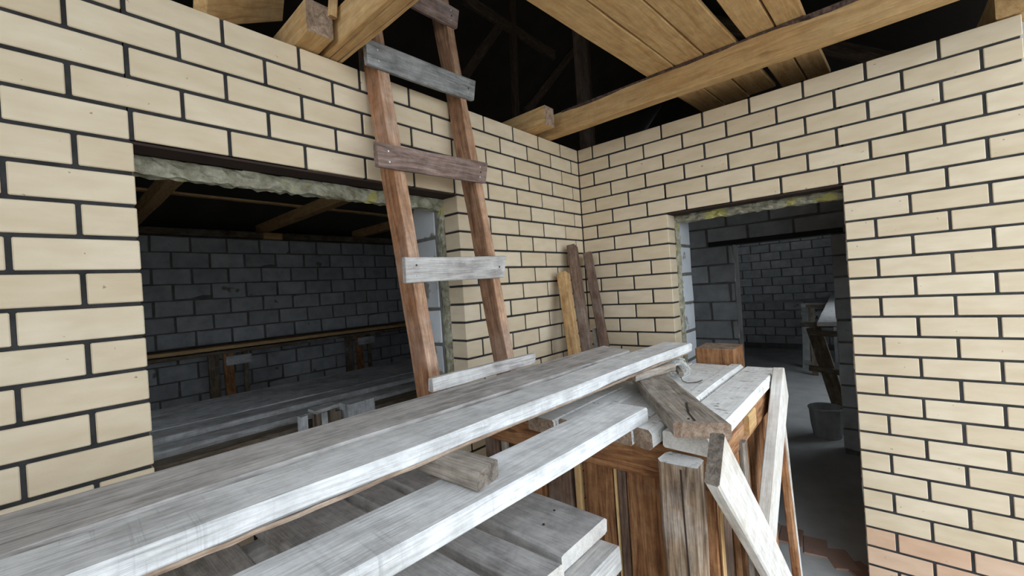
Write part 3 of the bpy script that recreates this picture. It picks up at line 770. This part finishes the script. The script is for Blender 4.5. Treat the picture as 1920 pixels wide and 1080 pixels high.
beam('timber_post', (-1.595, 0.84, 0), (-1.595, 0.84, 1.06), 0.04, 0.04, 'dimbrown', up=(0, -1, 0), label='thin post between the trestle head and the thick split post', cat='post')
shelf = empty('plank_shelf', (-0.6, 4.4, 0.0), 'narrow plank scaffold along the back block wall', 'scaffold')
for (y, z, m_) in ((4.32, 1.262, 'pine'), (4.30, 1.205, 'dimbrown'), (4.56, 1.262, 'dimbrown')):
    beam('plank', (-2.8, y, z), (1.9, y - 0.04, z - 0.01), 0.2 if y != 4.30 else 0.14, 0.04, m_, shelf)
for x in (-1.28, 0.42):
    beam('post', (x - 0.09, 4.34, 0), (x - 0.09, 4.34, 1.18), 0.11, 0.05, 'dimbrown', shelf, up=(0, -1, 0))
    beam('post', (x + 0.07, 4.30, 0), (x + 0.05, 4.30, 1.18), 0.10, 0.05, 'red', shelf, up=(0, -1, 0))
    beam('post', (x + 0.25, 4.36, 0), (x + 0.25, 4.36, 1.18), 0.05, 0.05, 'dimbrown', shelf, up=(0, -1, 0))
    beam('cleat', (x + 0.02, 4.27, 1.09), (x + 0.29, 4.27, 1.09), 0.11, 0.04, 'dimwood', shelf, up=(0, -1, 0))

# ------------------------------------------------------------------ beyond the doorway
def lathe(name, prof, ns=20, wob=0.0, seed=1):
    r = random.Random(seed)
    vs, fs = [], []
    for (rad, z) in prof:
        for k in range(ns):
            a = 2 * math.pi * k / ns
            q = rad * (1 + r.uniform(-wob, wob))
            vs.append((q * math.cos(a), q * math.sin(a), z))
    for i in range(len(prof) - 1):
        for k in range(ns):
            a, b = i * ns + k, i * ns + (k + 1) % ns
            fs.append((a, b, b + ns, a + ns))
    fs.append(tuple(reversed(range(ns)))); fs.append(tuple((len(prof) - 1) * ns + k for k in range(ns)))
    return mesh_from(name, vs, fs)
bucket = link('bucket', lathe('bucket', [(0.115, 0.0), (0.12, 0.005), (0.138, 0.14), (0.148, 0.285), (0.155, 0.29), (0.155, 0.305), (0.147, 0.31), (0.140, 0.30), (0.128, 0.12), (0.02, 0.10)], wob=0.012), 'stone', Matrix.Translation((2.52, -1.20, 0)))
tag(bucket, 'dirty round plaster bucket on the floor beyond the doorway', 'bucket')
sup2 = empty('trestle', (2.62, -1.15, 0), 'dark trestle leg with crossbars carrying planks beyond the doorway', 'trestle')
beam('leg', (2.75, -1.36, 0.0), (2.72, -1.12, 1.095), 0.13, 0.04, 'dimbrown', sup2, up=(-1, 0, 0))
beam('leg', (2.80, -1.55, 0.0), (2.80, -1.55, 1.095), 0.07, 0.04, 'dimbrown', sup2, up=(-1, 0, 0))
beam('crossbar', (2.70, -1.62, 1.02), (2.70, -1.08, 1.04), 0.055, 0.03, 'dimbrown', sup2, up=(-1, 0, 0))
beam('crossbar', (2.70, -1.62, 0.60), (2.70, -1.06, 0.66), 0.06, 0.03, 'dimbrown', sup2, up=(-1, 0, 0))
beam('bearer', (2.80, -1.62, 1.12), (2.80, -1.0, 1.12), 0.07, 0.05, 'dimbrown', sup2)
sup3 = empty('trestle', (5.5, -1.15, 0), 'far trestle under the receding planks', 'trestle')
beam('bearer', (5.5, -1.45, 1.12), (5.5, -0.75, 1.12), 0.07, 0.05, 'dimbrown', sup3)
for y in (-1.38, -0.82):
    beam('leg', (5.5, y, 0), (5.5, y, 1.095), 0.08, 0.05, 'dimbrown', sup3, up=(-1, 0, 0))
for ya, yb, lab in ((-1.268, -1.008, 'bright dusty plank receding beyond the doorway, left of its pair'), (-1.443, -1.183, 'bright dusty plank receding beyond the doorway, right of its pair')):
    beam('scaffold_plank', (2.4, ya, 1.166), (7.8, yb, 1.166), 0.168, 0.04, 'chalk', label=lab, cat='plank', group='planks beyond the doorway')
fr = empty('wooden_frame', (6.1, -0.85, 0.0), 'whitish wooden frame leaning behind the dark trestle', 'frame')
for (a, b) in (((6.05, -0.64, 0.0), (6.12, -0.68, 1.13)), ((6.05, -1.10, 0.0), (6.12, -1.10, 1.13))):
    beam('stile', a, b, 0.11, 0.04, 'stone', fr, up=(-1, 0, 0))
for z in (0.10, 0.95, 1.09):
    beam('rail', (6.03, -1.12, z), (6.03, -0.62, z), 0.07, 0.03, 'stone', fr, up=(-1, 0, 0))
beam('wall_ledge', (8.04, -1.3, 1.08), (8.04, 2.0, 1.00), 0.10, 0.05, 'stone', label='long ledge board along the far block wall', cat='board')
